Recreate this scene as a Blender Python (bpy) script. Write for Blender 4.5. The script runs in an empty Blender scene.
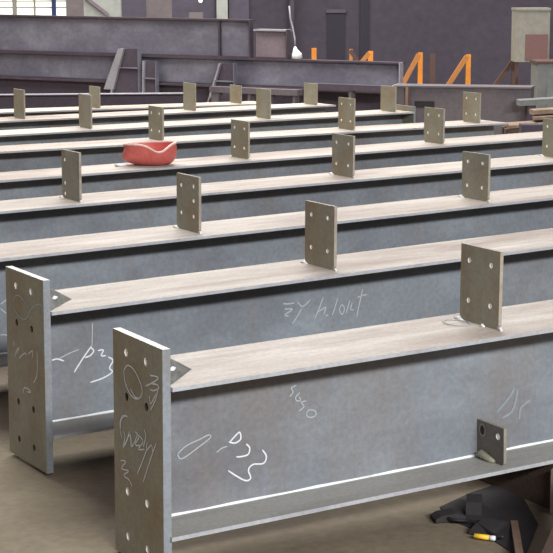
import bpy, bmesh, math, random
from mathutils import Vector, Matrix
random.seed(7)
S = 1.6                       # one drawing unit in metres
scn = bpy.context.scene
col = scn.collection

# ------------------------------------------------------------------ camera
F, PITCH, ROLL, TH, HC = 1668.9143, 0.1776, -0.00355, 0.53589, 1.06773
cp, sp = math.cos(PITCH), math.sin(PITCH)
cr, sr = math.cos(ROLL), math.sin(ROLL)
fwd_h = Vector((math.sin(TH), math.cos(TH), 0)); right0 = Vector((math.cos(TH), -math.sin(TH), 0)); zup = Vector((0, 0, 1))
up0 = fwd_h * sp + zup * cp
FWD = fwd_h * cp - zup * sp
RIGHT = right0 * cr + up0 * sr
UP = right0 * -sr + up0 * cr
EYE = Vector((0, 0, HC))
cd = bpy.data.cameras.new('camera'); cam = bpy.data.objects.new('camera', cd); col.objects.link(cam)
cd.sensor_width = 36; cd.lens = F / 553 * 36; cd.clip_end = 200
M = Matrix.Identity(4)
for r in range(3):
    M[r][0], M[r][1], M[r][2], M[r][3] = RIGHT[r], UP[r], -FWD[r], EYE[r] * S
cam.matrix_world = M
scn.camera = cam

def ray(u, v):
    return RIGHT * ((u - 276.5) / F) + UP * ((276.5 - v) / F) + FWD
def on_plane(u, v, p, n):
    d = ray(u, v); return EYE + d * ((Vector(p) - EYE).dot(n) / d.dot(n))
def at_depth(u, v, D): return EYE + ray(u, v) * D
def at_z(u, v, z): return on_plane(u, v, (0, 0, z), Vector((0, 0, 1)))

# ------------------------------------------------------------------ materials
def lin(c):
    return tuple(((x / 255) / 12.92 if x / 255 <= .04045 else ((x / 255 + .055) / 1.055) ** 2.4) for x in c) + (1,)
def mat(name, base, stain=None, stain_amt=.4, scale=(3, 3, 3), light=None, light_amt=.3, rough=.55, metal=0.0, fine=60, bump=.15,
        smear=None, smear_amt=0, smear_scale=(1, 1, 1), spec=.4):
    m = bpy.data.materials.new(name); m.use_nodes = True; nt = m.node_tree; N = nt.nodes; Lk = nt.links
    b = N['Principled BSDF']; b.inputs['Roughness'].default_value = rough; b.inputs['Metallic'].default_value = metal
    b.inputs['Specular IOR Level'].default_value = spec
    tc = N.new('ShaderNodeTexCoord'); oi = N.new('ShaderNodeObjectInfo')
    off = N.new('ShaderNodeVectorMath'); off.operation = 'ADD'
    mul = N.new('ShaderNodeMath'); mul.operation = 'MULTIPLY'; mul.inputs[1].default_value = 37.0
    Lk.new(oi.outputs['Random'], mul.inputs[0]); Lk.new(tc.outputs['Object'], off.inputs[0]); Lk.new(mul.outputs[0], off.inputs[1])
    def noise(sc, detail, mscale):
        mp = N.new('ShaderNodeMapping'); mp.inputs['Scale'].default_value = mscale
        Lk.new(off.outputs[0], mp.inputs['Vector'])
        n = N.new('ShaderNodeTexNoise'); n.inputs['Scale'].default_value = sc; n.inputs['Detail'].default_value = detail
        n.inputs['Roughness'].default_value = .65
        Lk.new(mp.outputs[0], n.inputs['Vector']); return n
    def mixin(prev, colr, amt, n, lo, hi):
        rmp = N.new('ShaderNodeMapRange'); rmp.inputs['From Min'].default_value = lo; rmp.inputs['From Max'].default_value = hi
        rmp.inputs['To Max'].default_value = amt; Lk.new(n.outputs['Fac'], rmp.inputs['Value'])
        mx = N.new('ShaderNodeMix'); mx.data_type = 'RGBA'
        Lk.new(rmp.outputs[0], mx.inputs['Factor'])
        if prev is None: mx.inputs['A'].default_value = lin(base)
        else: Lk.new(prev, mx.inputs['A'])
        mx.inputs['B'].default_value = lin(colr); return mx.outputs['Result']
    out = mixin(None, light or base, light_amt if light else 0, noise(1, 6, tuple(s * 1.7 for s in scale)), .45, .75)
    if stain: out = mixin(out, stain, stain_amt, noise(1, 8, scale), .45, .72)
    if smear: out = mixin(out, smear, smear_amt, noise(1, 5, smear_scale), .5, .75)
    nf = noise(fine, 3, (1, 1, 1))
    dk = N.new('ShaderNodeMix'); dk.data_type = 'RGBA'; dk.blend_type = 'MULTIPLY'; dk.inputs['Factor'].default_value = .35
    rr = N.new('ShaderNodeMapRange'); rr.inputs['From Min'].default_value = .3; rr.inputs['From Max'].default_value = .7
    rr.inputs['To Min'].default_value = .6; rr.inputs['To Max'].default_value = 1.25; rr.clamp = False
    Lk.new(nf.outputs['Fac'], rr.inputs['Value']); Lk.new(out, dk.inputs['A']); Lk.new(rr.outputs[0], dk.inputs['B'])
    Lk.new(dk.outputs['Result'], b.inputs['Base Color'])
    if bump:
        bp = N.new('ShaderNodeBump'); bp.inputs['Strength'].default_value = bump; bp.inputs['Distance'].default_value = .01
        Lk.new(nf.outputs['Fac'], bp.inputs['Height']); Lk.new(bp.outputs[0], b.inputs['Normal'])
    return m
MT = {}
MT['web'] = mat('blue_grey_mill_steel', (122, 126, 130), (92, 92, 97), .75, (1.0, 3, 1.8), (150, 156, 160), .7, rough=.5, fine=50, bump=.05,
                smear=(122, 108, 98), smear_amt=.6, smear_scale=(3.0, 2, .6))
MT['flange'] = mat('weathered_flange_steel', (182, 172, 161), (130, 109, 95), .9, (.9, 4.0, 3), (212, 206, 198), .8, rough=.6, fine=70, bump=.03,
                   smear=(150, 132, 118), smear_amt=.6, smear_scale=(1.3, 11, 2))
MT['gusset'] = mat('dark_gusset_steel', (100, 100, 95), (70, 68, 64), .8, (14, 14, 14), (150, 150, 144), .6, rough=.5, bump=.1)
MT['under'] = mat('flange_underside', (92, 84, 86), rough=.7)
MT['edge'] = mat('bright_flange_edge', (170, 170, 171), (128, 126, 128), .5, (5, 5, 5), rough=.4, bump=0)
MT['lowflange'] = mat('lower_flange_steel', (156, 153, 146), (132, 124, 115), .6, (1.5, 6, 2), (172, 170, 166), .4, rough=.5, bump=.05)
MT['weld_and_lit_edge'] = mat('bright_weld_and_lit_edge', (235, 235, 232), (190, 188, 184), .5, (9, 9, 9), rough=.35, bump=.1)  # weld metal; also paints the lit top edge of end plates
MT['plate'] = mat('olive_grey_plate', (139, 135, 116), (128, 104, 70), .75, (4, 4, 4), (150, 148, 132), .5, rough=.55, bump=.05,
                  smear=(120, 122, 116), smear_amt=.6, smear_scale=(5, 5, 1.5))
MT['plate_edge'] = mat('sawn_plate_edge', (134, 138, 142), (118, 108, 98), .5, (9, 9, 9), rough=.45, bump=0)
MT['cleat_edge'] = mat('worn_cleat_edge', (158, 148, 134), (130, 108, 88), .5, (9, 9, 9), rough=.5, bump=0)
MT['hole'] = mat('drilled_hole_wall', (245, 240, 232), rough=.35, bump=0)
MT['hole_dark'] = mat('dark_hole_wall', (70, 56, 48), rough=.8, bump=0)  # darker tone for the walls of some drilled holes
MT['chalk'] = mat('white_chalk', (212, 213, 212), rough=.9, bump=0, fine=160)
MT['chalk_faint'] = mat('faint_chalk', (166, 170, 172), rough=.9, bump=0, fine=160)
MT['chalk_smudge'] = mat('rubbed_chalk', (134, 140, 144), rough=.9, bump=0, fine=120)
MT['floor'] = mat('dusty_concrete_floor', (132, 119, 97), (102, 89, 74), .7, (.7, .7, .7), (152, 141, 117), .75, rough=.8, fine=26, bump=.3)
MT['wall'] = mat('dark_shed_wall', (68, 62, 72), (58, 53, 62), .5, (.4, .4, .4), (76, 70, 80), .4, rough=.9, fine=8, bump=0)
MT['darkpanel'] = mat('darker_door_panel', (50, 45, 55), rough=.9, bump=0)
MT['bgsteel'] = mat('blue_grey_girder_steel', (102, 100, 112), (80, 74, 86), .75, (.8, .8, 1.3), (138, 136, 146), .8, rough=.6, fine=20, bump=0)
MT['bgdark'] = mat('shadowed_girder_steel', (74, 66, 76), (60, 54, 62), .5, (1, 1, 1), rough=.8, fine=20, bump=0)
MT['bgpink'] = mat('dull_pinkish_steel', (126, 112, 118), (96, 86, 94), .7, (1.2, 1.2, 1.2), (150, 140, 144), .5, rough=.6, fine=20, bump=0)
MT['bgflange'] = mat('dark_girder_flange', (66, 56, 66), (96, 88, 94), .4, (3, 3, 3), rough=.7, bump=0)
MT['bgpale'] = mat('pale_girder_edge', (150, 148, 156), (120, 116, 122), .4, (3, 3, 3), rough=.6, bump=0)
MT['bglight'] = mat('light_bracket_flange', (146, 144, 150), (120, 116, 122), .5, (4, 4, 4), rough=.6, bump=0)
MT['boxsteel'] = mat('brownish_box_girder_steel', (98, 91, 94), (74, 67, 79), .75, (1.1, 1.1, 1.1), (110, 105, 104), .5, rough=.7, fine=20, bump=0)
MT['rust'] = mat('rusty_steel', (134, 108, 90), (104, 78, 62), .7, (5, 5, 5), rough=.8, bump=.1)
MT['brownpost'] = mat('dull_brown_paint', (86, 64, 56), (70, 56, 54), .6, (4, 4, 4), rough=.7, bump=0)
MT['orange'] = mat('orange_paint', (214, 134, 32), (180, 108, 40), .6, (4, 4, 4), rough=.5, bump=0)
MT['brace'] = mat('dull_orange_paint', (176, 116, 58), (140, 92, 54), .6, (4, 4, 4), rough=.6, bump=0)
MT['cream'] = mat('cream_cabinet_paint', (144, 141, 129), (122, 118, 111), .5, (2, 2, 2), rough=.6, fine=14, bump=0)
MT['greypaint'] = mat('grey_machine_paint', (112, 114, 112), (92, 90, 92), .6, (2, 2, 2), rough=.6, fine=14, bump=0)
MT['pinkpanel'] = mat('reddish_brown_panel', (120, 88, 84), (104, 80, 80), .5, (2, 2, 2), rough=.7, bump=0)
MT['timber'] = mat('weathered_timber', (136, 114, 96), (96, 78, 66), .7, (6, 1.5, 6), (176, 156, 138), .5, rough=.85, bump=.3)
MT['timber_dark'] = mat('dark_brown_timber', (84, 66, 55), (56, 46, 42), .7, (2, 2, 6), (98, 80, 67), .5, rough=.85, bump=.3)
MT['paletimber'] = mat('pale_packer_timber', (196, 172, 158), (150, 126, 112), .6, (5, 5, 5), rough=.85, bump=.2)
MT['black'] = mat('black_rubber', (34, 30, 32), rough=.6, bump=0)
MT['tab'] = mat('dark_tab_steel', (104, 97, 90), (84, 74, 68), .6, (8, 8, 8), rough=.5, bump=.05)
MT['scrap_and_shade'] = mat('dark_scrap_and_shade', (48, 43, 44), (34, 30, 31), .6, (6, 6, 6), rough=.85, bump=.2)  # scrap offcuts, and the sheet that paints the shaded floor
MT['red'] = mat('faded_red_plastic', (190, 92, 82), (172, 76, 70), .5, (7, 7, 7), (206, 116, 106), .5, rough=.42, fine=40, bump=0)
MT['pinkrim'] = mat('worn_pale_rim', (226, 190, 180), rough=.5, bump=0)
MT['white'] = mat('white_plastic', (228, 228, 224), rough=.5, bump=0)
MT['paleconc'] = mat('pale_wall_panel', (164, 167, 160), (142, 144, 142), .6, (.8, .8, .8), rough=.8, fine=8, bump=0)
MT['beigewall'] = mat('dull_beige_wall_panel', (118, 108, 108), (100, 92, 98), .6, (.8, .8, .8), rough=.8, fine=8, bump=0)
MT['purplewall'] = mat('purple_grey_wall_panel', (84, 79, 91), (72, 67, 78), .6, (.8, .8, .8), rough=.8, fine=8, bump=0)
MT['bluepaint'] = mat('dark_blue_paint', (34, 52, 92), rough=.6, bump=0)
MT['yellow'] = mat('yellow_plastic', (236, 190, 50), rough=.4, bump=0)
def glow(name, colr, strength):
    m = bpy.data.materials.new(name); m.use_nodes = True; nt = m.node_tree; b = nt.nodes['Principled BSDF']
    tc = nt.nodes.new('ShaderNodeTexCoord'); n = nt.nodes.new('ShaderNodeTexNoise'); n.inputs['Scale'].default_value = 1.3
    nt.links.new(tc.outputs['Object'], n.inputs['Vector'])
    mr = nt.nodes.new('ShaderNodeMapRange'); mr.inputs['From Min'].default_value = .35; mr.inputs['From Max'].default_value = .6
    mr.inputs['To Min'].default_value = strength * .75; mr.inputs['To Max'].default_value = strength
    nt.links.new(n.outputs['Fac'], mr.inputs['Value']); nt.links.new(mr.outputs[0], b.inputs['Emission Strength'])
    b.inputs['Base Color'].default_value = lin((230, 230, 225)); b.inputs['Emission Color'].default_value = lin(colr); return m
MT['daylight'] = glow('daylit_frosted_glass', (255, 250, 236), 1.0)
MT['lamp'] = glow('lit_lamp_lens', (255, 255, 255), 1.2)

# ------------------------------------------------------------------ mesh helper
class MB:
    def __init__(s): s.v = []; s.f = []; s.mi = []; s.sm = []
    def add(s, vs, fs, mi=0, smooth=False):
        o = len(s.v); s.v += [Vector(v) for v in vs]
        for i, f in enumerate(fs):
            s.f.append([o + k for k in f]); s.mi.append(mi[i] if isinstance(mi, (list, tuple)) else mi); s.sm.append(smooth)
        return s
    def box(s, a, b, mi=0, T=None):
        (x0, y0, z0), (x1, y1, z1) = a, b
        vs = [Vector(p) for p in ((x0,y0,z0),(x1,y0,z0),(x1,y1,z0),(x0,y1,z0),(x0,y0,z1),(x1,y0,z1),(x1,y1,z1),(x0,y1,z1))]
        if T: vs = [T @ v for v in vs]
        # faces: bottom, top, -y, +x, +y, -x
        return s.add(vs, [(0,3,2,1),(4,5,6,7),(0,1,5,4),(1,2,6,5),(2,3,7,6),(3,0,4,7)], mi)
    def cbox(s, a, b, c=.003, mi=0):
        "box with chamfered long edges (chamfer on x-z and y-z profile)"
        (x0, y0, z0), (x1, y1, z1) = a, b
        prof = [(y0+c,z0),(y1-c,z0),(y1,z0+c),(y1,z1-c),(y1-c,z1),(y0+c,z1),(y0,z1-c),(y0,z0+c)]
        vs = [(x0,y,z) for y,z in prof] + [(x1,y,z) for y,z in prof]
        fs = [(i,(i+1)%8,8+(i+1)%8,8+i) for i in range(8)] + [tuple(range(7,-1,-1)), tuple(range(8,16))]
        return s.add(vs, fs, mi)
    def bar(s, p, q, w, h, mi=0, up=Vector((0,0,1))):
        p, q = Vector(p), Vector(q); d = (q - p).normalized()
        if abs(d.dot(up)) > .98: up = Vector((0, 1, 0))
        a = d.cross(up).normalized() * (w / 2); b = a.normalized().cross(d).normalized() * (h / 2)
        vs = [p-a-b, p+a-b, p+a+b, p-a+b, q-a-b, q+a-b, q+a+b, q-a+b]
        return s.add(vs, [(0,3,2,1),(4,5,6,7),(0,1,5,4),(1,2,6,5),(2,3,7,6),(3,0,4,7)], mi)
    def prism(s, pts, d, mi=0):
        d = Vector(d); n = len(pts); pts = [Vector(p) for p in pts]
        vs = pts + [p + d for p in pts]
        return s.add(vs, [tuple(range(n-1,-1,-1)), tuple(range(n,2*n))] + [(i,(i+1)%n,n+(i+1)%n,n+i) for i in range(n)], mi)
    def tube(s, path, r, n=8, mi=0):
        path = [Vector(p) for p in path]; rings = []
        for i, p in enumerate(path):
            d = (path[min(i+1,len(path)-1)] - path[max(i-1,0)]).normalized()
            u = Vector((0,0,1)) if abs(d.z) < .9 else Vector((1,0,0))
            a = d.cross(u).normalized(); b = a.cross(d).normalized()
            rr = r[i] if isinstance(r, (list, tuple)) else r
            rings.append([p + (a*math.cos(t)+b*math.sin(t))*rr for t in [2*math.pi*k/n for k in range(n)]])
        vs = [v for rg in rings for v in rg]; fs = []
        for i in range(len(rings)-1):
            for k in range(n): fs.append((i*n+k, i*n+(k+1)%n, (i+1)*n+(k+1)%n, (i+1)*n+k))
        fs += [tuple(range(n-1,-1,-1)), tuple(range((len(rings)-1)*n, len(rings)*n))]
        return s.add(vs, fs, mi, True)
    def build(s, name, mats, parent=None):
        me = bpy.data.meshes.new(name)
        me.from_pydata([tuple(v * S) for v in s.v], [], s.f)
        for m in (mats if isinstance(mats, (list, tuple)) else [mats]): me.materials.append(MT[m])
        me.polygons.foreach_set('material_index', s.mi); me.polygons.foreach_set('use_smooth', s.sm)
        bm = bmesh.new(); bm.from_mesh(me); bmesh.ops.recalc_face_normals(bm, faces=bm.faces); bm.to_mesh(me); bm.free()
        me.update()
        o = bpy.data.objects.new(name, me); col.objects.link(o)
        if parent: o.parent = parent
        return o
def tag(o, label=None, cat=None, group=None, kind=None):
    if label: o['label'] = label
    if cat: o['category'] = cat
    if group: o['group'] = group
    if cat: o['kind'] = 'thing'
    if kind: o['kind'] = kind
    return o
def empty(name, loc, rot=(0, 0, 0)):
    o = bpy.data.objects.new(name, None); col.objects.link(o); o.empty_display_size = .1
    o.location = Vector(loc) * S; o.rotation_euler = rot; return o

def plate(name, outline, holes, t, parent, mats=('plate', 'plate_edge', 'hole', 'hole_dark'), rad=.0085, x=0, tilt=0, zp=0):
    """flat plate in the y-z plane with drilled holes, from x to x+t. holes: (y, z, dark?)"""
    bm = bmesh.new(); loops = [outline]; NS = 14
    for (hy, hz, dk) in holes:
        loops.append([(hy + rad*math.cos(2*math.pi*k/NS), hz + rad*math.sin(2*math.pi*k/NS)) for k in range(NS)])
    edges = []; vl = []
    for lp in loops:
        vs = [bm.verts.new((0, y, z)) for y, z in lp]; vl.append(vs)
        edges += [bm.edges.new((vs[i], vs[(i+1) % len(vs)])) for i in range(len(vs))]
    bmesh.ops.triangle_fill(bm, use_beauty=True, use_dissolve=False, edges=edges)
    bm.verts.index_update()
    mb = MB(); idx = {v: i for i, v in enumerate(bm.verts)}
    n = len(bm.verts); vs = [v.co.copy() for v in bm.verts]
    tri = [[idx[v] for v in f.verts] for f in bm.faces]
    fs = tri + [[k + n for k in reversed(f)] for f in tri]; mi = [0] * len(fs)
    for li, lp in enumerate(vl):
        ids = [idx[v] for v in lp]
        for i in range(len(ids)):
            a, b = ids[i], ids[(i+1) % len(ids)]
            fs.append((a, b, b + n, a + n)); top = li == 0 and len(mats) > 4 and min(lp[i].co.z, lp[(i+1) % len(lp)].co.z) > max(v.co.z for v in lp) - 1e-5
            mi.append(4 if top else 1 if li == 0 else (3 if holes[li-1][2] else 2))
    mb.add([v + Vector((x, 0, 0)) for v in vs] + [v + Vector((x + t, 0, 0)) for v in vs], fs, mi)
    bm.free()
    if tilt:                                                          # stand the plate plumb: turn it about its foot line at (x, zp)
        mb.v = [v - Vector((x, 0, zp)) for v in mb.v]
    o = mb.build(name, list(mats), parent)
    if tilt: o.location = Vector((x, 0, zp)) * S; o.rotation_euler = (0, tilt, 0)
    return o

def chalk(strokes, p0, n, inv, parent, width=.0035, material='chalk', lift=.0012, crop=(0, 0, 1)):
    """chalk strokes, traced in the photograph and laid as thin ribbons on the plane (p0, n); inv maps world -> parent space"""
    n = Vector(n).normalized(); mb = MB()
    ox, oy, k = crop
    for st in strokes:
        P = [on_plane(ox + u / k, oy + v / k, p0, n) for u, v in st]
        # smooth the polyline
        Q = []
        for i in range(len(P) - 1):
            a, b, c, d = P[max(i-1, 0)], P[i], P[i+1], P[min(i+2, len(P)-1)]
            for t in (0, .25, .5, .75):
                Q.append(.5*((2*b) + (c-a)*t + (2*a-5*b+4*c-d)*t*t + (3*b-a-3*c+d)*t*t*t))
        Q.append(P[-1])
        L, Rr = [], []
        for i, q in enumerate(Q):
            d = (Q[min(i+1, len(Q)-1)] - Q[max(i-1, 0)])
            if d.length < 1e-7: d = Vector((1, 0, 0))
            w = n.cross(d.normalized()) * (width * .41) * (1 if 0 < i < len(Q)-1 else .5)
            L.append(q + w); Rr.append(q - w)
        m_ = len(Q)
        vs = [x_ + n * lift for x_ in L + Rr]
        mb.add([inv @ v for v in vs], [(i, i+1, m_+i+1, m_+i) for i in range(m_-1)])
    return mb.build('chalk_lettering', material, parent)

# ------------------------------------------------------------------ the nine I-beams
H, W, TF, TW, EP = .31175, .25, .0085, .009, .0175
Y = [2.78259, 3.62011, 4.37986, 5.21104, 5.99512, 6.94508, 7.68712, 8.44767, 9.19034]
DY = [-.02033, .00689, .00149, .01047, .00893, .00178, .00274, -.00029, -.00573]
DS = [.01877, .01676, .01661, .00893, .00822, -.00236, .00199, -.00081, -.01171]
XL = [1.42242, 1.51044, 1.50, 1.48, 1.46, 1.48, 1.50, 1.47, 1.50]
XR = [5.52, 5.55, 5.52, 5.50, 5.53, 5.551, 5.4765, 5.435, 5.42]
CLEATS = [[2.269, 3.40, 4.45], [2.360, 3.44, 4.48], [2.363, 3.466, 4.49], [2.335, 3.469, 4.52], [2.29, 3.4595, 4.474],
          [2.45, 3.535, 4.610, 5.45], [2.42, 3.508, 4.560, 5.38], [2.38, 3.457, 4.506, 5.33], [2.40, 3.39, 4.24, 5.22]]
CLEATS[5][3] = 5.32; CLEATS[5] = [2.45, 3.5354, 4.6104, 5.40]
CH = .1585; WC = .1455
CHX = {(0, 0): .0167, (1, 0): .0127, (2, 0): .013, (3, 0): .012, (6, 1): .0126, (6, 3): -.0167, (7, 3): -.031, (8, 0): -.03, (8, 1): -.03, (8, 2): -.03, (8, 3): -.045}
LABELS = [
 'nearest grey steel I-beam, P23 chalked on its web, small tab plate low down',
 'second steel I-beam from the front, with its chalk-marked end plate at the far left',
 'third steel I-beam from the front, just behind the two showing their end plates',
 'fourth steel I-beam from the front, just in front of the red hard hat',
 'fifth steel I-beam from the front, with the red hard hat on its flange',
 'sixth steel I-beam from the front, just behind the red hard hat, open right end',
 'seventh steel I-beam from the front, its right end closed by an end plate',
 'eighth steel I-beam from the front, next to the last of the row',
 'last and farthest steel I-beam of the row, nearest the stacked girders at the back']

def flange(name, L, z0, z1, w, mats, parent):
    mb = MB()
    mb.box((0, -w/2, z0), (L, w/2, z1), [1, 0, 2, 2, 2, 2])       # top / underside / edges get their own steel
    return mb.build(name, mats, parent)

BEAMS = []
for i in range(9):
    L = XR[i] - XL[i]; x0 = XL[i] - 3
    root = empty('steel_i_beam', (XL[i], Y[i] + W/2 + DY[i]*x0, DS[i]*x0 - (.008 if i == 8 else 0)), (0, -math.atan(DS[i]), math.atan(DY[i])))
    tag(root, LABELS[i], 'steel beam', 'steel I-beams laid out in parallel rows')
    bpy.context.view_layer.update()
    BEAMS.append(root)
    xa = EP*.4                                                           # section starts behind the end plate
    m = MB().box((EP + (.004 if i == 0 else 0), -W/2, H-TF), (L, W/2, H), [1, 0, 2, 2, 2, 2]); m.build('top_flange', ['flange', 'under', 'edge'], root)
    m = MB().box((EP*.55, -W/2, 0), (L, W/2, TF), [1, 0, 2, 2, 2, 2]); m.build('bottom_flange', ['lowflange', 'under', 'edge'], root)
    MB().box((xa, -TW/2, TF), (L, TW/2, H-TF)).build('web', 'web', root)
    ws = MB()                                                         # irregular weld bead along web foot
    nseg = 60; a = []
    for k in range(nseg + 1):
        xx = xa + (L - xa) * k / nseg; r_ = .0036 + .0010 * math.sin(k*2.3 + i)
        a += [(xx, -TW/2, TF + r_*1.05), (xx, -TW/2 - r_, TF)]
    ws.add(a, [(2*k, 2*k+1, 2*k+3, 2*k+2) for k in range(nseg)])
    ws.build('weld_seam', 'weld_and_lit_edge', root)
    # end plate (left), drilled
    we = .234/2; zt = H + .0767; zb = -.085
    hs = []
    for zz in (.35, .258, .058, -.038):
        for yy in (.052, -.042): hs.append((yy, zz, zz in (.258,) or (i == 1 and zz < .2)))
    plate('end_plate', [(-we, zb), (we, zb), (we, zt), (-we, zt)], hs, EP, root, ('plate', 'plate_edge', 'hole', 'hole_dark', 'weld_and_lit_edge'), rad=.0085, tilt=DS[i] + .009, zp=H, x=.004 if i == 0 else 0)  # pale last slot paints overhead light onto the plate's top edge
    # triangular gusset against the end plate, front corner shaped to cover shadow on the flange
    gp = MB(); U, T_, B_ = Vector((EP*1.1, -.010, H + .064)), Vector((EP + .104, -.010, H)), Vector((EP*1.1, -.112, H + .001))
    bk = Vector((0, .010, 0)); bk2 = Vector((0, .014, 0))
    gp.add([U, T_, B_, U + bk, T_ + bk, B_ + bk2], [(0, 2, 1), (3, 4, 5), (0, 1, 4, 3), (1, 2, 5, 4), (2, 0, 3, 5)], [0, 1, 0, 0, 0])
    g = gp.build('gusset_plate', ['gusset', 'gusset'], root)
    if i < 2:
        for path, rr in (([(EP + .034, -.052, H + .016), (EP + .041, -.051, H + .018), (EP + .051, -.043, H + .017)], .005),):
            MB().tube(path, [.002, rr, .002], 7).build('weld_bead', 'weld_and_lit_edge', g)
    if i == 6:
        plate('end_plate', [(-we, zb), (we, zb), (we, H + .03), (-we, H + .03)], [], EP*.8, root, x=L)
    # cleats standing on the top flange
    for j, cx in enumerate(CLEATS[i]):
        ch = CH + CHX.get((i, j), 0); w2 = WC/2; lx = cx - XL[i]; sn = .011
        outl = [(-w2 + sn, H), (w2 - sn, H), (w2, H + sn), (w2, H + ch), (-w2, H + ch), (-w2, H + sn)]
        if (i, j) in ((2, 0),):
            hs = [(w2*.55, H+ch*.8, 0), (-w2*.55, H+ch*.82, 0), (w2*.55, H+ch*.3, 0), (-w2*.55, H+ch*.28, 0), (-w2*.55, H+ch*.56, 0)]
        elif (i, j) == (3, 0):
            hs = [(w2*.62, H+ch*.8, 0), (w2*.62, H+ch*.32, 0), (w2*.62, H+ch*.06+.008, 0)]
        elif i < 6:
            hs = [(sy*w2*.56, H + ch*fz, 0) for sy in (1, -1) for fz in (.8, .28)]
        else: hs = []
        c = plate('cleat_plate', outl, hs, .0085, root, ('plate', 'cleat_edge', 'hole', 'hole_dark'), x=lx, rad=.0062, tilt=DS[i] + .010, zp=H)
        if i < 4:
            spots = [[(-.001, -w2 - .014, .0005), (.004, -w2 - .002, .004), (.004, -w2 + .012, .0005)], [(-.006, w2 + .012, .0005), (-.004, w2, .003), (-.003, w2 - .018, .0005)]]
            if i == 0: spots.append([(-.006, -.015, .0005), (-.006, -.022, .003), (-.006, -.030, .0005)])
            for sp_ in spots: MB().tube(sp_, [.002, .0042, .002], 7).build('weld_bead', 'weld_and_lit_edge', c)
            if i == 0:
                ring = [(-.034 + .026*math.cos(2*math.pi*k/16), .038 + .036*math.sin(2*math.pi*k/16), .0008) for k in range(17)]
                MB().tube(ring, .0011, 4).build('chalk_lettering', 'chalk_faint', c)

# tab plate low on the web of the nearest beam
B1, B2, B3 = BEAMS[0], BEAMS[1], BEAMS[2]
tx = 2.262 - XL[0]
tb = plate('tab_plate', [(-TW/2, TF), (-.098, TF - .0), (-.104, TF + .006), (-.104, .095), (-TW/2, .095)], [(-.083, .072, 0)], .0075, B1, x=tx, rad=.0075,
           mats=('tab', 'plate', 'hole', 'hole_dark'))
hole_ring = MB(); NSEG = 18
vs = []
for k in range(NSEG):
    t = 2*math.pi*k/NSEG
    vs += [(tx - .0012, -.026 + .013*math.cos(t), .074 + .016*math.sin(t)), (tx - .0012, -.026 + .0085*math.cos(t), .074 + .011*math.sin(t))]
hole_ring.add(vs, [(2*k, 2*k+1, (2*k+3) % (2*NSEG), (2*k+2) % (2*NSEG)) for k in range(NSEG)])
hole_ring.build('weld_bead', 'plate', tb)
dd = MB(); dd.add([(tx - .0010, -.026 + .0085*math.cos(2*math.pi*k/NSEG), .074 + .011*math.sin(2*math.pi*k/NSEG)) for k in range(NSEG)], [tuple(range(NSEG))])
dd.build('bolt_hole', 'black', tb)
w_ = MB().tube([(tx - .004, -.012, TF + .006), (tx - .006, -.03, TF + .012), (tx - .005, -.055, TF + .006), (tx - .004, -.075, TF + .004)], [.006, .010, .008, .004], 8)
w_.build('weld_bead', 'plate', tb)

# chalk marks -----------------------------------------------------------------
def plane_of(root, local_p, local_n):
    mw = root.matrix_world
    p = (mw @ (Vector(local_p) * S)) / S
    return p, (mw.to_3x3() @ Vector(local_n)).normalized()
def inv_of(root):
    mi = root.matrix_world.inverted()
    return type('I', (), {'__matmul__': lambda s_, v: (mi @ (v * S)) / S})()
def part(root, name): return [c for c in root.children if c.name.split('.')[0] == name][0]
def mark(root, pname, lp, ln, strokes, crop, width, material='chalk'):
    pt = part(root, pname); bpy.context.view_layer.update()
    if pname == 'end_plate': lp = Vector(lp) - Vector((0, 0, H))
    p, n = plane_of(pt, lp, ln); return chalk(strokes, p, n, inv_of(pt), pt, width, material, crop=crop)
fe, fn = (0, 0, 0), (-1, 0, 0)
mark(B1, 'end_plate', fe, fn, [[(135,240),(150,218),(175,235),(200,285),(208,325),(192,350),(165,338),(142,290),(135,240)],
   [(238,258),(256,260),(272,268),(252,285),(222,300)], [(248,292),(266,294),(274,308),(252,318),(240,312)],
   [(272,300),(268,325),(258,360),(240,395)], [(150,420),(132,418),(120,445),(124,480)],
   [(134,478),(140,500),(132,540)], [(140,535),(160,490),(168,540)], [(180,480),(196,500),(180,530),(204,535)], [(215,470),(222,500),(212,540)]],
   (90, 310, 3.945), .0038)
mark(B1, 'end_plate', fe, fn, [[(368,72),(355,85),(352,112),(356,140)], [(360,168),(372,140),(378,120)], [(380,125),(384,165),(398,140),(402,125)],
   [(404,130),(418,150),(404,172),(422,172)], [(430,150),(428,175),(442,160),(446,185)],
   [(428,175),(415,210),(400,245)], [(456,155),(440,200),(418,268)],
   [(352,205),(368,208),(355,228),(376,235),(362,248),(378,262),(386,280)], [(380,-5),(395,20),(410,22),(416,5)], [(436,15),(440,40),(456,10)]],
   (0, 390, 2.91), .0034)
fw, wn = (0, -TW/2, 0), (0, -1, 0)
mark(B1, 'web', fw, wn, [[(202,248),(224,252),(243,238),(240,215),(226,226),(206,248)], [(262,255),(274,268),(270,290),(250,298),(228,300)], [(318,275),(332,298),(322,322),(286,326),(270,345),(278,372),(262,382),(232,368),(200,347)]],
   (170, 370, 3.456), .0042)
mark(B1, 'web', fw, wn, [[(25,290),(55,262),(100,240),(132,224),(138,234),(95,268),(55,298),(34,306),(25,290)], [(160,285),(178,270),(198,263)],
   [(436,52),(418,62),(424,76),(412,92)], [(448,78),(434,92),(436,106),(450,104),(444,92)], [(470,106),(452,112),(462,126),(444,142)],
   [(470,150),(480,138),(498,140),(504,152),(494,162),(476,162),(470,150)]], (170, 370, 3.456), .0032, 'chalk_faint')
mark(B1, 'web', fw, wn, [[(90,400),(150,330),(190,265)], [(120,430),(170,400),(195,340),(205,270)], [(215,440),(222,380),(250,350),(280,330)]], (480, 340, 5.53), .007, 'chalk_smudge')
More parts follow.
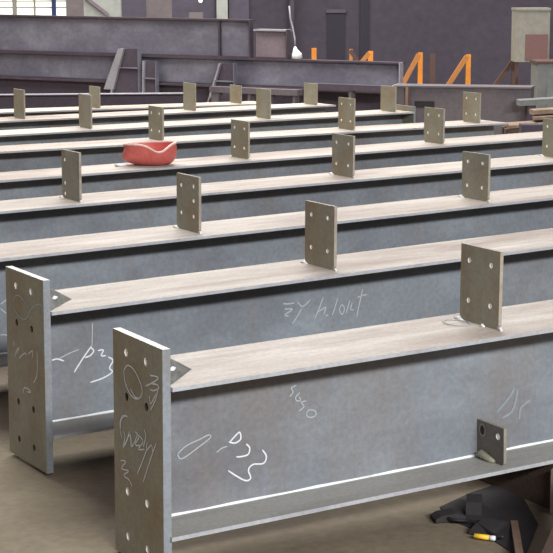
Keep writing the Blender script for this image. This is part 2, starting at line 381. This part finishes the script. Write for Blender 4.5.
mark(B2, 'web', fw, wn, [[(104,155),(130,156),(158,151)], [(112,180),(148,180),(128,196),(112,208),(132,212)], [(190,178),(170,215),(148,248)],
   [(172,148),(196,168),(232,136)], [(290,125),(272,175),(250,225)], [(268,192),(290,178),(302,172),(292,208)], [(300,212),(314,206)],
   [(356,130),(345,170),(332,208)], [(366,176),(376,160),(388,178),(378,204),(366,190),(366,176)], [(412,140),(404,170),(396,200)], [(424,150),(416,180),(430,184)],
   [(472,88),(458,150),(444,216)], [(448,126),(470,118),(494,112)]], (260, 270, 4.61), .0042, 'chalk_faint')
mark(B2, 'web', fw, wn, [[(266,308),(240,345),(215,385)], [(262,312),(272,322),(262,336),(246,342)], [(284,322),(300,320),(294,336),(308,336)],
   [(314,340),(328,350),(318,372),(326,384),(298,402),(262,414)], [(150,350),(166,346),(186,352)]], (0, 240, 2.91), .0045)
mark(B2, 'web', fw, wn, [[(268,240),(268,275),(267,308)], [(172,345),(200,330),(230,318)]], (0, 240, 2.91), .0035, 'chalk_faint')
mark(B2, 'end_plate', fe, fn, [[(75,290),(85,258),(108,252),(148,298),(165,338),(150,376),(125,380),(92,348),(75,290)], [(162,350),(186,312),(222,300),(238,318)], [(236,318),(240,360)]],
   (0, 250, 5.53), .0034, 'chalk_faint')
mark(B2, 'end_plate', fe, fn, [[(140,155),(155,100),(180,70),(158,128)], [(180,168),(212,135),(232,120),(250,140)], [(262,130),(304,100),(300,160)],
   [(345,100),(348,220),(342,330),(312,395)], [(216,490),(226,440),(262,450),(288,478),(252,476)], [(130,60),(132,10)]], (0, 340, 9.2), .0034)
mark(B3, 'web', fw, wn, [[(2,300),(20,286),(40,270)], [(2,322),(20,340),(40,352)], [(2,470),(22,468),(42,472)]], (0, 250, 5.53), .004, 'chalk_faint')

# ------------------------------------------------------------------ red hard hat, upside down on the fifth beam
def hard_hat():
    B5 = BEAMS[4]; mw = B5.matrix_world
    hx = 3.035 - XL[4]
    base = (mw @ (Vector((hx, .0, H)) * S)) / S
    root = empty('hard_hat', base, (0, 0, -.52))
    tag(root, 'faded red hard hat lying upside down on the flange of the fifth beam', 'hard hat')
    NA, NR = 48, 10
    def rim(t):                                                       # height of the rim all round (t=0: right tip, pi: visor)
        near = max(0, -math.sin(t))
        return .084 - .030*math.exp(-((t - 5.15)/.42)**2) + .004*math.cos(t) + .008*near*max(0, -math.cos(t) + .3)
    def shell(k, inner):
        vs = []
        for r in range(NR + 1):
            q = r / NR
            for a in range(NA):
                t = 2*math.pi*a/NA
                ex = .110 - .004*max(0, math.cos(t - math.pi))**2
                ey = .082
                prof = math.sin(q*math.pi/2)**.42
                zc = rim(t) * (1 - math.cos(q*math.pi/2))**.95
                rr = prof * (k if q < .9 else k)
                lf = max(0, -math.cos(t))
                vs.append((ex*rr*math.cos(t) + .022*(1 - q) - lf*.03*math.sin(min(1, q*1.15)*math.pi), ey*rr*math.sin(t), zc + lf*.0 + (0 if not inner else .004)))
        fs = [(r*NA + a, r*NA + (a+1) % NA, (r+1)*NA + (a+1) % NA, (r+1)*NA + a) for r in range(NR) for a in range(NA)]
        return vs, fs
    m = MB(); vs, fs = shell(1, False); m.add(vs, fs, 0, True); vs, fs = shell(.955, True); m.add(vs, fs, 0, True)
    m.build('shell', ['red'], root)
    rm = MB(); vs = []
    for a in range(NA):
        t = 2*math.pi*a/NA; ex = .110 - .004*max(0, math.cos(t - math.pi))**2; z = rim(t)
        vs += [(ex*1.02*math.cos(t), .082*1.02*math.sin(t), z - .001), (ex*1.02*math.cos(t), .082*1.02*math.sin(t), z + .006), (ex*.94*math.cos(t), .082*.94*math.sin(t), z + .006), (ex*.94*math.cos(t), .082*.94*math.sin(t), z - .002)]
    n4 = 4*NA
    rm.add(vs, [(4*a + k, (4*a + 4 + k) % n4, (4*a + 4 + (k+1) % 4) % n4, 4*a + (k+1) % 4) for a in range(NA) for k in range(4)], 0, True)
    rm.build('rim', 'pinkrim', root)
    st = MB().tube([(-.085, -.055, .012), (-.11, -.06, .006), (-.135, -.05, .005), (-.128, -.03, .006)], [.003, .006, .006, .003], 7)
    st.build('chin_strap', 'white', root)
hard_hat()

# ------------------------------------------------------------------ supports under the beams
FL = -.12
def rail(xc, label):
    def gap(i): return DS[i]*(xc - 3) - (.008 if i == 8 else 0)
    m = MB(); y0 = Y[0] - .0; hw = .05
    ys = []; 
    for i in range(9): ys += [(Y[i] - (0 if i == 0 else .05), gap(i)), (Y[i] + W + .05, gap(i))]
    prof = [(y0, FL)] + ys + [(Y[8] + W + .05, FL)]
    m.prism([(xc - hw, y, z) for y, z in [(a, b - .002) if b > FL else (a, b) for a, b in prof]], (2*hw, 0, 0))
    o = m.build('support_rail', 'timber_dark', None); tag(o, label, 'support beam', 'support timbers'); return o
rail(2.43, 'dark timber sleeper under the near ends of the beams')
rail(4.9, 'dark timber sleeper under the far right ends of the beams')

# ------------------------------------------------------------------ floor clutter at lower right
def block(name, a, b, material, label, cat, rotz=0, group=None, c=.004):
    a, b = Vector(a), Vector(b); ctr = (a + b) / 2; h = (b - a) / 2
    o = MB().cbox((-h.x, -h.y, 0), (h.x, h.y, 2*h.z), c).build(name, material)
    o.location = Vector((ctr.x, ctr.y, a.z)) * S; o.rotation_euler = (0, 0, rotz)
    return tag(o, label, cat, group)
lean = MB()
pa, pb = at_z(546, 580, FL + .012), on_plane(590, 478, (0, Y[0] - .13, 0), Vector((0, 1, 0)))
lean.bar(pa, pb, .075, .022, up=Vector((0, 1, 0)))
tag(lean.build('timber_plank', 'timber_dark'), 'brown timber plank leaning against the nearest beam at the lower right', 'plank')
sb = MB(); q0 = at_z(520, 558, FL + .022); q1 = on_plane(513, 516, (0, Y[0] + .04, 0), Vector((0, 1, 0)))
sb.bar(q0, q1, .016, .01); tag(sb.build('steel_flat_bar', 'rust'), 'short rusty flat bar propped up under the nearest beam', 'steel bar')
cb = MB(); pts = []
for k in range(26):
    t = k/25; p = at_z(438 + 66*t, 512 + 24*t + 2.5*math.sin(t*9), FL + .0125); pts.append(p)
cb.tube(pts, .0038, 8); tag(cb.build('rubber_cable', 'black'), 'black cable lying on the floor in the shadow under the nearest beam', 'cable')
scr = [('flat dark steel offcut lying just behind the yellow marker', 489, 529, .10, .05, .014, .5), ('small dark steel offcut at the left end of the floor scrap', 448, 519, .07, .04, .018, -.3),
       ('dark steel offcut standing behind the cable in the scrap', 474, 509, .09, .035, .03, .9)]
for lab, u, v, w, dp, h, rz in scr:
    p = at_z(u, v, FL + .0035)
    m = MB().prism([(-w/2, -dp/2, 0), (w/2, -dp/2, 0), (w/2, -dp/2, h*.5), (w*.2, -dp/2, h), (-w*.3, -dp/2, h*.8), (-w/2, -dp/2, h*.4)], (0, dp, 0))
    o = m.build('steel_offcut', 'scrap_and_shade'); o.location = p * S; o.rotation_euler = (0, 0, rz); tag(o, lab, 'scrap', 'steel offcuts under the nearest beam')
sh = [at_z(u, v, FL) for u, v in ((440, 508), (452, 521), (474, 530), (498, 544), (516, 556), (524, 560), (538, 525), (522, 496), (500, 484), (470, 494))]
so = MB().prism([p - sh[0] for p in sh], (0, 0, .003)).build('shade_sheet', 'scrap_and_shade'); so.location = sh[0] * S  # dark sheet added to paint the shade and dirt under the beam
tag(so, 'added dark sheet for the shaded, dirty floor under the nearest beam', 'shade sheet')
p = at_z(484, 541, FL); mk = empty('marker_pen', p + Vector((0, 0, .009)), (0, 0, -.95))
tag(mk, 'small yellow marker pen with a white cap on the floor', 'marker')
MB().tube([(-.022, 0, 0), (-.021, 0, 0), (.012, 0, 0)], [.004, .0055, .0055], 10).build('barrel', 'yellow', mk)
MB().tube([(.012, 0, 0), (.024, 0, 0), (.025, 0, 0)], [.0058, .0055, .004], 10).build('cap', 'white', mk)
# packer between sleeper and the nearest beam
block('timber_packer', (2.36, Y[0] - .055, FL), (2.50, Y[0] - .006, -.014), 'paletimber', 'pale timber packer standing beside the sleeper under the nearest beam', 'timber block')

# ------------------------------------------------------------------ stacked girders at the back
G0 = at_depth(0, 50, 15.0); G1 = at_depth(400, 61, 12.8); G0.z = 0; G1.z = 0
ge = (G1 - G0).normalized(); gn = Vector((ge.y, -ge.x, 0))            # gn points back to the camera
if gn.dot(EYE - G0) < 0: gn = -gn
GROT = math.atan2(ge.y, ge.x)
def gpt(u, v, off=0):                                                 # along the stack, and height
    p = on_plane(u, v, G0 + gn*off, gn); return (p - G0).dot(ge), p.z
def gz(u, v, off=0): return gpt(u, v, off)[1]
def gs(u, v, off=0): return gpt(u, v, off)[0]
def groot(name, s, off, z, label, cat, group=None):
    o = empty(name, G0 + ge*s + gn*off + Vector((0, 0, z)), (0, 0, GROT))
    return tag(o, label, cat, group)
def girder(label, s0, s1, z0, z1, w=.1, off=0, mweb='bgsteel', tf=.014, stiff=(), ends=(0, 0), z1r=None, mtop='bgflange', mlow='bgflange', group='girders stacked at the back', name='stacked_girder'):
    r = groot(name, s0, off, z0, label, 'steel girder', group); L = s1 - s0; h = z1 - z0; hr = h if z1r is None else z1r - z0
    # local -y faces the camera
    MB().prism([(0, -w/2, h - tf), (L, -w/2, hr - tf), (L, -w/2, hr), (0, -w/2, h)], (0, w, 0)).build('top_flange', mtop, r)
    MB().box((0, -w/2, 0), (L, w/2, tf)).build('bottom_flange', mlow, r)
    MB().prism([(0, -.012, tf), (L, -.012, tf), (L, -.012, hr - tf), (0, -.012, h - tf)], (0, .024, 0)).build('web', mweb, r)
    for x in stiff: MB().box((x - s0 - .008, -w/2 + .01, tf), (x - s0 + .008, w/2 - .01, hr - tf)).build('stiffener', 'bgflange', r)
    if ends[1]: MB().box((L, -w/2, 0), (L + .012, -w/2 + .05, hr)).build('end_plate', 'bgpale' if ends[1] == 1 else 'bgflange', r)
    return r
# which way local -y points: after rotating by GROT, -y -> (sin, -cos); that is gn when ge runs to the right
zB0, zB1 = gz(200, 84), gz(200, 56.6)
zA1, zA1r = gz(-40, 13.7), gz(252, 19.5)
sL = gs(-40, 50); sBR = gs(402, 61); sAR = gs(252, 19.5); sA2 = gs(289, 29)
girder('top blue-grey girder of the back stack, upright stiffener near its right end', sL, sAR, zB1, zA1, z1r=zA1r, stiff=(gs(218, 35, .05),), ends=(0, 2))
girder('short pinkish girder stub lying beside the right end of the top girder', sAR + .045, sA2, zB1, gz(270, 29.2), w=.1, mweb='bgpink', mtop='bgpale', ends=(0, 2))
girder('long middle girder of the back stack, running under the top girder toward the orange frames', sL, sBR, zB0, zB1, ends=(0, 1))
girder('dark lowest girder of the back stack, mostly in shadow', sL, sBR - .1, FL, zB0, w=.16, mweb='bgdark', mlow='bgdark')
girder_z = .29
l0, l1 = at_z(-25, 94.9, girder_z), at_z(186, 93.2, girder_z)
ld = Vector((l1.x - l0.x, l1.y - l0.y, 0)); lo = empty('steel_channel', Vector((l0.x, l0.y, FL)), (0, 0, math.atan2(ld.y, ld.x)))
tag(lo, 'dark steel channel with a pale top edge, between the farthest beam and back stack', 'steel channel')
MB().box((0, 0, girder_z - FL - .006), (ld.length, .08, girder_z - FL)).build('top_flange', 'bgpale', lo)
MB().box((0, .05, .012), (ld.length, .06, girder_z - FL - .006)).build('web', 'bgdark', lo)
MB().box((0, 0, 0), (ld.length, .08, .012)).build('bottom_flange', 'bgdark', lo)

def bracket(label, uL, uTL, uR, vT, vB, vr, off, light, w=.05):
    zt, zb = gz(uR, vT, off), FL
    s0, s1, s2 = gs(uL, vB, off), gs(uTL, vT, off), gs(uR, vT, off)
    r = groot('haunch_bracket', s0, off, zb, label, 'bracket', 'haunch brackets in front of the back stack')
    h = zt - zb; a, b = s1 - s0, s2 - s0
    MB().prism([(0, 0, 0), (b, 0, 0), (b, 0, h), (a, 0, h)], (0, .012, 0)).build('web_plate', 'bgdark', r)
    # sloping flange, bright where it catches the light
    k = .42
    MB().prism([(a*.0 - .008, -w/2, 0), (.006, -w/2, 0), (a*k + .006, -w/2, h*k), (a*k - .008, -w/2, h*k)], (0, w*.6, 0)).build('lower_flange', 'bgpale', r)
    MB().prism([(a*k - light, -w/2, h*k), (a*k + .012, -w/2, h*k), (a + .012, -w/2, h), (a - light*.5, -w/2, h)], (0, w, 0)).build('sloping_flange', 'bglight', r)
    MB().box((b - .004, -w/2, 0), (b + .006, w*.3, h)).build('end_plate', 'bgsteel', r)
    zr = gz(uR, vr, off) - zb
    MB().box((a*zr/h, -w/2, zr - .006), (b, w/2, zr + .004)).build('rib', 'bgsteel', r)
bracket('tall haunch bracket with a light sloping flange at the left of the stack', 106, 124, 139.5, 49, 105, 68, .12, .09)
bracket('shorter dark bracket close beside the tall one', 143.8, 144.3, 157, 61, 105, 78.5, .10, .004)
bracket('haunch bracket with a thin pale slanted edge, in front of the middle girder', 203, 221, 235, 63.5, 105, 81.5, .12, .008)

# low trestle frames in front of the stack
def trestle(label, u0, u1, vt, off, posts, tb_m='boxsteel'):
    z = gz((u0 + u1)/2, vt, off); s0, s1 = gs(u0, vt, off), gs(u1, vt, off)
    r = groot('steel_trestle', s0, off, FL, label, 'trestle', 'low trestles in front of the stack'); h = z - FL; L = s1 - s0
    MB().box((0, -.04, h - .045), (L, .04, h)).build('top_bar', tb_m, r)
    MB().box((0, -.02, .05), (L, .02, .075)).build('lower_bar', 'boxsteel', r)
    for u, w in posts:
        x = gs(u, vt, off) - s0; MB().box((x - w, -.03, 0), (x + w, .03, h - .045)).build('post', 'boxsteel', r)
trestle('low pale trestle with square openings left of the box girder', 212, 300, 88.0, .42, ((217, .035), (251, .012), (272, .012), (296, .012)))
trestle('low pale trestle standing under the long middle girder', 312, 392, 84.5, .30, ((314, .012), (352, .012), (388, .02)), 'bgdark')

# box girder at right
C0, C1 = at_depth(394.5, 84.3, 12.0), at_depth(531, 88.3, 11.75)
ce = Vector((C1.x - C0.x, C1.y - C0.y, 0)); CL = ce.length; crot = math.atan2(ce.y, ce.x)
cg = empty('box_girder', Vector((C0.x, C0.y, FL)), (0, 0, crot)); zc = (C0.z + C1.z)/2 - FL
tag(cg, 'brownish box girder lying at the right below the orange frames', 'steel girder')
MB().box((0, 0, .02), (CL, .2, zc - .012)).build('web', 'boxsteel', cg)
MB().box((-.005, -.02, zc - .012), (CL + .005, .22, zc)).build('top_flange', 'boxsteel', cg)
MB().box((0, -.02, 0), (CL, .22, .02)).build('bottom_flange', 'bgdark', cg)
MB().box((.085, -.025, .02), (.105, 0, zc - .012)).build('stiffener', 'rust', cg)
MB().box((-.016, -.02, 0), (-.001, .22, zc)).build('end_plate', 'bgpale', cg)
MB().box((.15, -.006, zc - .155), (.29, 0.0, zc - .11)).build('slot_opening', 'black', cg)

# odds and ends between box girder and the beams
p = at_depth(460, 122, 10.6); block('tool_box', (p.x - .07, p.y - .04, FL), (p.x + .05, p.y + .05, FL + gz(460, 112) * 0 + .155), 'black', 'small black box on the floor in front of the box girder', 'box', -.5)
p = at_depth(447, 120, 10.3); block('steel_packing_block', (p.x - .05, p.y - .04, FL), (p.x + .05, p.y + .05, FL + .17), 'bgsteel', 'blue-grey steel block standing just left of the small black box', 'steel block', -.5)

# ------------------------------------------------------------------ orange frames behind the stack
def aframe(label, u, vt, ub, vb, D, mats, group='painted A-shaped stanchions behind the girders', w=.05, bar=True):
    top = at_depth(u, vt, D); foot = Vector((top.x, top.y, FL)); b = at_depth(ub, vb, D); 
    d = (b - top); t = (FL - top.z) / d.z; d.z *= 1; far = top + d*t
    rx = Vector((RIGHT.x, RIGHT.y, 0)).normalized()
    r = empty('storage_stanchion', foot, (0, 0, math.atan2(rx.y, rx.x))); tag(r, label, 'stanchion', group)
    h = top.z - FL; dx = (far - foot).dot(rx)
    MB().box((-w/2, -w/2, 0), (w/2, w/2, h)).build('post', mats[0], r)
    if bar:
        MB().bar((dx, 0, 0.01), (-w*.3, 0, h - w*.4), .04, w*1.05, up=Vector((0, 1, 0))).build('brace', mats[1], r)
        MB().box((dx - .03, -.03, 0), (w/2, .03, .03)).build('base_bar', mats[1], r)
OB = ('orange', 'brace'); BB = ('brownpost', 'brownpost')
aframe('short orange stanchion top just right of the white rag on the stack', 314, 48, 305, 66, 17, ('orange', 'brace'), bar=False)
aframe('faded orange stanchion, second from left, half hidden behind the middle girder', 351, 49, 360, 62, 17, ('brace', 'brownpost'), w=.035)
aframe('orange stanchion third from left, its tip above the middle girder', 370.5, 51, 359, 66, 16.5, OB)
aframe('bright orange A-frame stanchion just beyond the end of the middle girder', 420.3, 52.5, 404, 84, 14.8, OB, w=.042)
aframe('dull brown post between the two bright orange A-frames', 432.5, 54, 440, 84, 15.6, BB, bar=False)
aframe('bright orange A-frame stanchion above the middle of the box girder', 468.3, 54.5, 449, 86, 14.6, OB, w=.042)
aframe('dull brown A-frame stanchion below the cream cabinet', 514, 60, 496, 86, 14.4, BB, w=.035)

# white rag lamp on the stack with its cable
pz = zB1; s_ = gs(297, 55); pr = G0 + ge*s_
lp = empty('work_lamp', pr + Vector((0, 0, pz)), (0, 0, GROT)); tag(lp, 'small white work lamp hanging on a cable at the end of the girder stub', 'lamp')
b = MB().tube([(0, 0, .0), (0, 0, .012), (0, -.005, .04), (-.01, -.01, .075), (-.012, -.01, .10)], [.03, .045, .042, .02, .008], 10); b.build('lamp_body', 'white', lp)
k = MB().tube([(-.012, -.01, .10), (-.02, 0, .16), (-.05, .02, .24), (-.075, .02, .32), (-.085, .02, .42)], .007, 6); k.build('cable', 'bgpale', lp)

# ------------------------------------------------------------------ right-hand back: cabinet, machine, slab, timber
rx = Vector((RIGHT.x, RIGHT.y, 0)).normalized(); RROT = math.atan2(rx.y, rx.x); nb = Vector((-rx.y, rx.x, 0))
def faced(name, u0, u1, vt, vb, D, depth, label, cat, kind=None, group=None, zb=None, parts=None, rot=0):
    "empty whose x runs to the right and y away; returns root, width, height"
    a, b_ = at_depth(u0, vb, D), at_depth(u1, vb, D); t = at_depth((u0+u1)/2, vt, D)
    z0 = at_depth((u0+u1)/2, vb, D).z if zb is None else zb
    r = empty(name, Vector((a.x, a.y, z0)), (0, 0, RROT + rot)); tag(r, label, cat, group, kind)
    return r, (b_ - a).length, t.z - z0
r, w, h = faced('electrical_cabinet', 515, 549, 8.5, 62, 14.0, .25, 'tall cream electrical cabinet with a reddish brown panel on its front', 'cabinet')
MB().box((0, 0, 0), (w, .25, h)).build('housing', 'cream', r)
MB().box((w*.29, -.012, h*.04), (w*.94, 0, h*.52)).build('door', 'pinkpanel', r)
MB().box((-.004, -.01, h - .015), (w + .004, .26, h + .005)).build('top_cap', 'cream', r)
zf = r.location.z / S
for x in (.02, w - .03): MB().box((x - .012, .02, FL - zf), (x + .012, .06, 0)).build('leg', 'brownpost', r)
r, w, h = faced('grey_machine', 537, 585, 61, 100, 13.0, .4, 'grey painted machine housing at the right edge below the cabinet', 'machine', zb=FL)
MB().box((0, 0, 0), (w, .35, h - .02)).build('housing', 'greypaint', r)
MB().box((-.01, -.01, h - .02), (w, .36, h)).build('top_plate', 'brownpost', r)
MB().box((w*.2, -.01, h*.3), (w*.7, 0, h*.75)).build('access_panel', 'greypaint', r)
r, w, h = faced('steel_slab', 519, 580, 100.3, 118, 11.6, .3, 'pale grey steel slab on trestle blocks at the right edge in front of the machine', 'steel slab', zb=FL)
MB().prism([(0, 0, h - .038), (w, 0, h - .02), (w, 0, h + .025), (0, 0, h)], (0, .16, 0)).build('slab', 'greypaint', r)
for x in (.06, w - .1): MB().box((x, .02, 0), (x + .06, .14, h - .037)).build('block', 'bgdark', r)
tl = ['brown timber plank at the bottom of the pile at the right edge', 'brown timber plank in the middle of the pile at the right edge', 'pale brown plank on top of the pile at the right edge, under the slab',
      'dark grey steel offcut box in front of the timber pile']
def plank(u, v, D, length, wd, th, rz, label, material, tilt=0):
    p = at_depth(u, v, D); o = MB().cbox((0, -wd/2, 0), (length, wd/2, th), .004).build('timber_plank' if 'timber' in material else 'steel_offcut', material)
    o.location = Vector((p.x, p.y, p.z)) * S; o.rotation_euler = (0, -tilt, RROT + rz); tag(o, label, 'plank' if 'timber' in material else 'scrap', 'planks piled at the right edge' if 'timber' in material else None)
    return o
pp = at_depth(526, 136, 9.9)
st = empty('timber_stack', Vector((pp.x, pp.y, FL)), (0, 0, RROT))
tag(st, 'stack of brown timber bearers at the right edge behind the fifth beam', 'timber stack')
hh = at_depth(526, 129, 9.9).z - FL
MB().box((-.12, .0, 0), (.7, .09, hh)).build('lower_bearer', 'timber_dark', st)
MB().box((-.12, .14, 0), (.7, .23, hh)).build('upper_bearer', 'timber_dark', st)
def on_stack(x, y, z, L, wd, th, rz, tilt, label, material='timber'):
    o = MB().cbox((0, -wd/2, 0), (L, wd/2, th), .004).build('timber_plank', material)
    p = Vector((pp.x, pp.y, FL)) + rx*x + nb*y; o.location = Vector((p.x, p.y, z))*S; o.rotation_euler = (0, -tilt, RROT + rz)
    tag(o, label, 'plank', 'planks piled at the right edge')
zz = FL + hh
on_stack(-.10, .10, zz + .001, .7, .20, .022, .02, .06, 'long brown timber plank, lowest of the pile at the right edge')
on_stack(.06, .14, zz + .046, .6, .16, .022, -.1, .05, 'brown timber plank in the middle of the pile at the right edge', 'timber')
on_stack(.05, .14, zz + .075, .6, .10, .03, .12, .05, 'short pale plank on top of the pile at the right edge', 'timber')
q = at_depth(530, 132, 9.4); block('steel_packing_block', (q.x - .05, q.y - .05, FL), (q.x + .10, q.y + .05, at_depth(530, 124, 9.4).z), 'bgdark', 'dark steel block in front of the plank pile at the right edge', 'steel block', RROT)

# ------------------------------------------------------------------ room shell
floor = MB().box((-14, -8, FL - .1), (34, 40, FL)).build('floor', 'floor'); tag(floor, kind='structure')
DW = 18.0
wc_ = at_depth(276, 0, DW); w0 = Vector((wc_.x, wc_.y, 0))
def wx(u): p = on_plane(u, 5, w0, -nb); return (p - w0).dot(rx)
def wz(v, u=276): return on_plane(u, v, w0, -nb).z
WH = 3.2
def wallpart(name, x0, x1, z0, z1, y0, y1, material, kind='structure', parent=None):
    o = MB().box((x0, y0, z0), (x1, y1, z1)).build(name, material)
    if parent: o.parent = parent
    else: o.location = w0 * S; o.rotation_euler = (0, 0, RROT); o['kind'] = kind
    return o
xw0, xw1 = wx(-2), wx(67.5)
zsill, zhead = wz(40), 1.75
# back wall with a real window opening at the left
wb = MB()
wb.box((-9, 0, FL), (xw0, .12, WH)); wb.box((xw1, 0, FL), (9, .12, WH)); wb.box((xw0, 0, FL), (xw1, .12, zsill)); wb.box((xw0, 0, zhead), (xw1, .12, WH))
o = wb.build('wall_back', 'wall'); o.location = w0*S; o.rotation_euler = (0, 0, RROT); o['kind'] = 'structure'
wn_ = empty('window_1', w0, (0, 0, RROT)); wn_['kind'] = 'structure'
MB().box((xw0, .06, zsill), (xw1, .075, zhead)).build('pane', 'daylight', wn_)
for u, w, m_ in ((14, .022, 'cream'), (34, .009, 'cream'), (67, .014, 'paleconc')): MB().box((wx(u) - w, .03, zsill), (wx(u) + w, .058, zhead)).build('muntin', m_, wn_)
for v in (7.5, 1, -8): MB().box((xw0, .035, wz(v, 30) - .006), (xw1, .056, wz(v, 30) + .006)).build('muntin', 'cream', wn_)
k = wallpart('trim_1', wx(52.3), wx(56.3), FL, zhead + .6, -.06, -.01, 'bluepaint')
wallpart('trim_2', wx(67.5), wx(84), FL, WH, -.03, -.003, 'beigewall')
wallpart('trim_3', wx(84), wx(122), FL, WH, -.03, -.003, 'paleconc')
wallpart('trim_4', wx(122), wx(146), FL, WH, -.05, -.003, 'purplewall')
wallpart('trim_5', wx(146), wx(172), FL, WH, -.03, -.003, 'beigewall')
wallpart('trim_6', wx(172), wx(216), FL, WH, -.03, -.003, 'purplewall')
wallpart('trim_7', wx(217), wx(228), FL, WH, -.16, -.004, 'paleconc')
wallpart('trim_8', wx(229), wx(249), FL, WH, -.06, -.004, 'purplewall')
br = MB().bar((wx(86), -.06, wz(-3, 86)), (wx(109), -.06, wz(15, 109)), .03, .035); o = br.build('trim_9', 'bgpink'); o.location = w0*S; o.rotation_euler = (0, 0, RROT); o['kind'] = 'structure'
wallpart('door_1', wx(327), wx(345), FL, wz(11), -.02, -.003, 'darkpanel')
wallpart('trim_10', wx(360), wx(368), FL, WH, -.05, -.003, 'darkpanel')
wallpart('trim_11', wx(326), wx(346), wz(13), wz(9.5), -.03, -.003, 'purplewall')
# small things at the back wall
pipe = MB().tube([(0, 0, 0), (0, 0, 1.2), (0, 0, 3.2)], .034, 10).build('downpipe', 'purplewall'); pq = on_plane(292, 20, w0 - nb*.15, -nb); pipe.location = Vector((pq.x, pq.y, FL))*S
tag(pipe, 'grey vertical pipe standing before the dark back wall, above the girder stub', 'pipe')
r, w, h = faced('wall_box', 189, 203, 12.5, 22, 17.2, .1, 'small pale box standing on a post behind the top girder', 'box')
MB().box((0, 0, 0), (w, .12, h)).build('housing', 'beigewall', r); zf = r.location.z/S
MB().box((w*.3, .02, FL - zf), (w*.6, .08, 0)).build('post', 'bgdark', r)
r, w, h = faced('spot_lamp', 198.5, 202.5, -1, 2.5, 17.3, .1, 'tiny bright lamp glowing on the back wall above the top girder', 'lamp')
MB().tube([(w/2, 0, h/2), (w/2, .01, h/2), (w/2, .06, h/2)], [w*.5, w*.52, w*.3], 12).build('lens', 'lamp', r)
MB().tube([(w/2, .06, h/2), (w/2, .2, h/2)], w*.3, 8).build('bracket', 'bgdark', r)
yoff = (w0 - r.location/S).dot(nb)
r.children[1].scale = (1, 1, 1)
MB().box((w*.4, .19, h*.3), (w*.6, yoff, h*.6)).build('arm', 'bgdark', r)

# ------------------------------------------------------------------ light
wd = bpy.data.worlds.new('world'); scn.world = wd; wd.use_nodes = True
bg = wd.node_tree.nodes['Background']; bg.inputs[0].default_value = (.96, .89, 1, 1); bg.inputs[1].default_value = .25
def area(name, loc, target, sx, sy, power, colr=(1, 1, 1)):
    l = bpy.data.lights.new(name, 'AREA'); l.shape = 'RECTANGLE'; l.size = sx*S; l.size_y = sy*S; l.energy = power; l.color = colr
    o = bpy.data.objects.new(name, l); col.objects.link(o); o.location = Vector(loc)*S
    o.rotation_euler = (Vector(target) - Vector(loc)).to_track_quat('-Z', 'Y').to_euler(); return o
area('roof_light', (4.8, 11, 6.0), (4.8, 9.2, 0), 9, 5, 3300, (1, .965, .92))
area('back_wall_fill', (8.5, 13, 6.0), (8.5, 15, 0), 6, 3, 700, (1, .97, .96))  # unseen fill lamp added to brighten the back wall
area('door_light', (1.0, -8.0, 5.5), (3.4, 4.5, .2), 7, .8, 5500, (.93, .965, 1))
scn.view_settings.view_transform = 'Standard'
scn.view_settings.exposure = 0
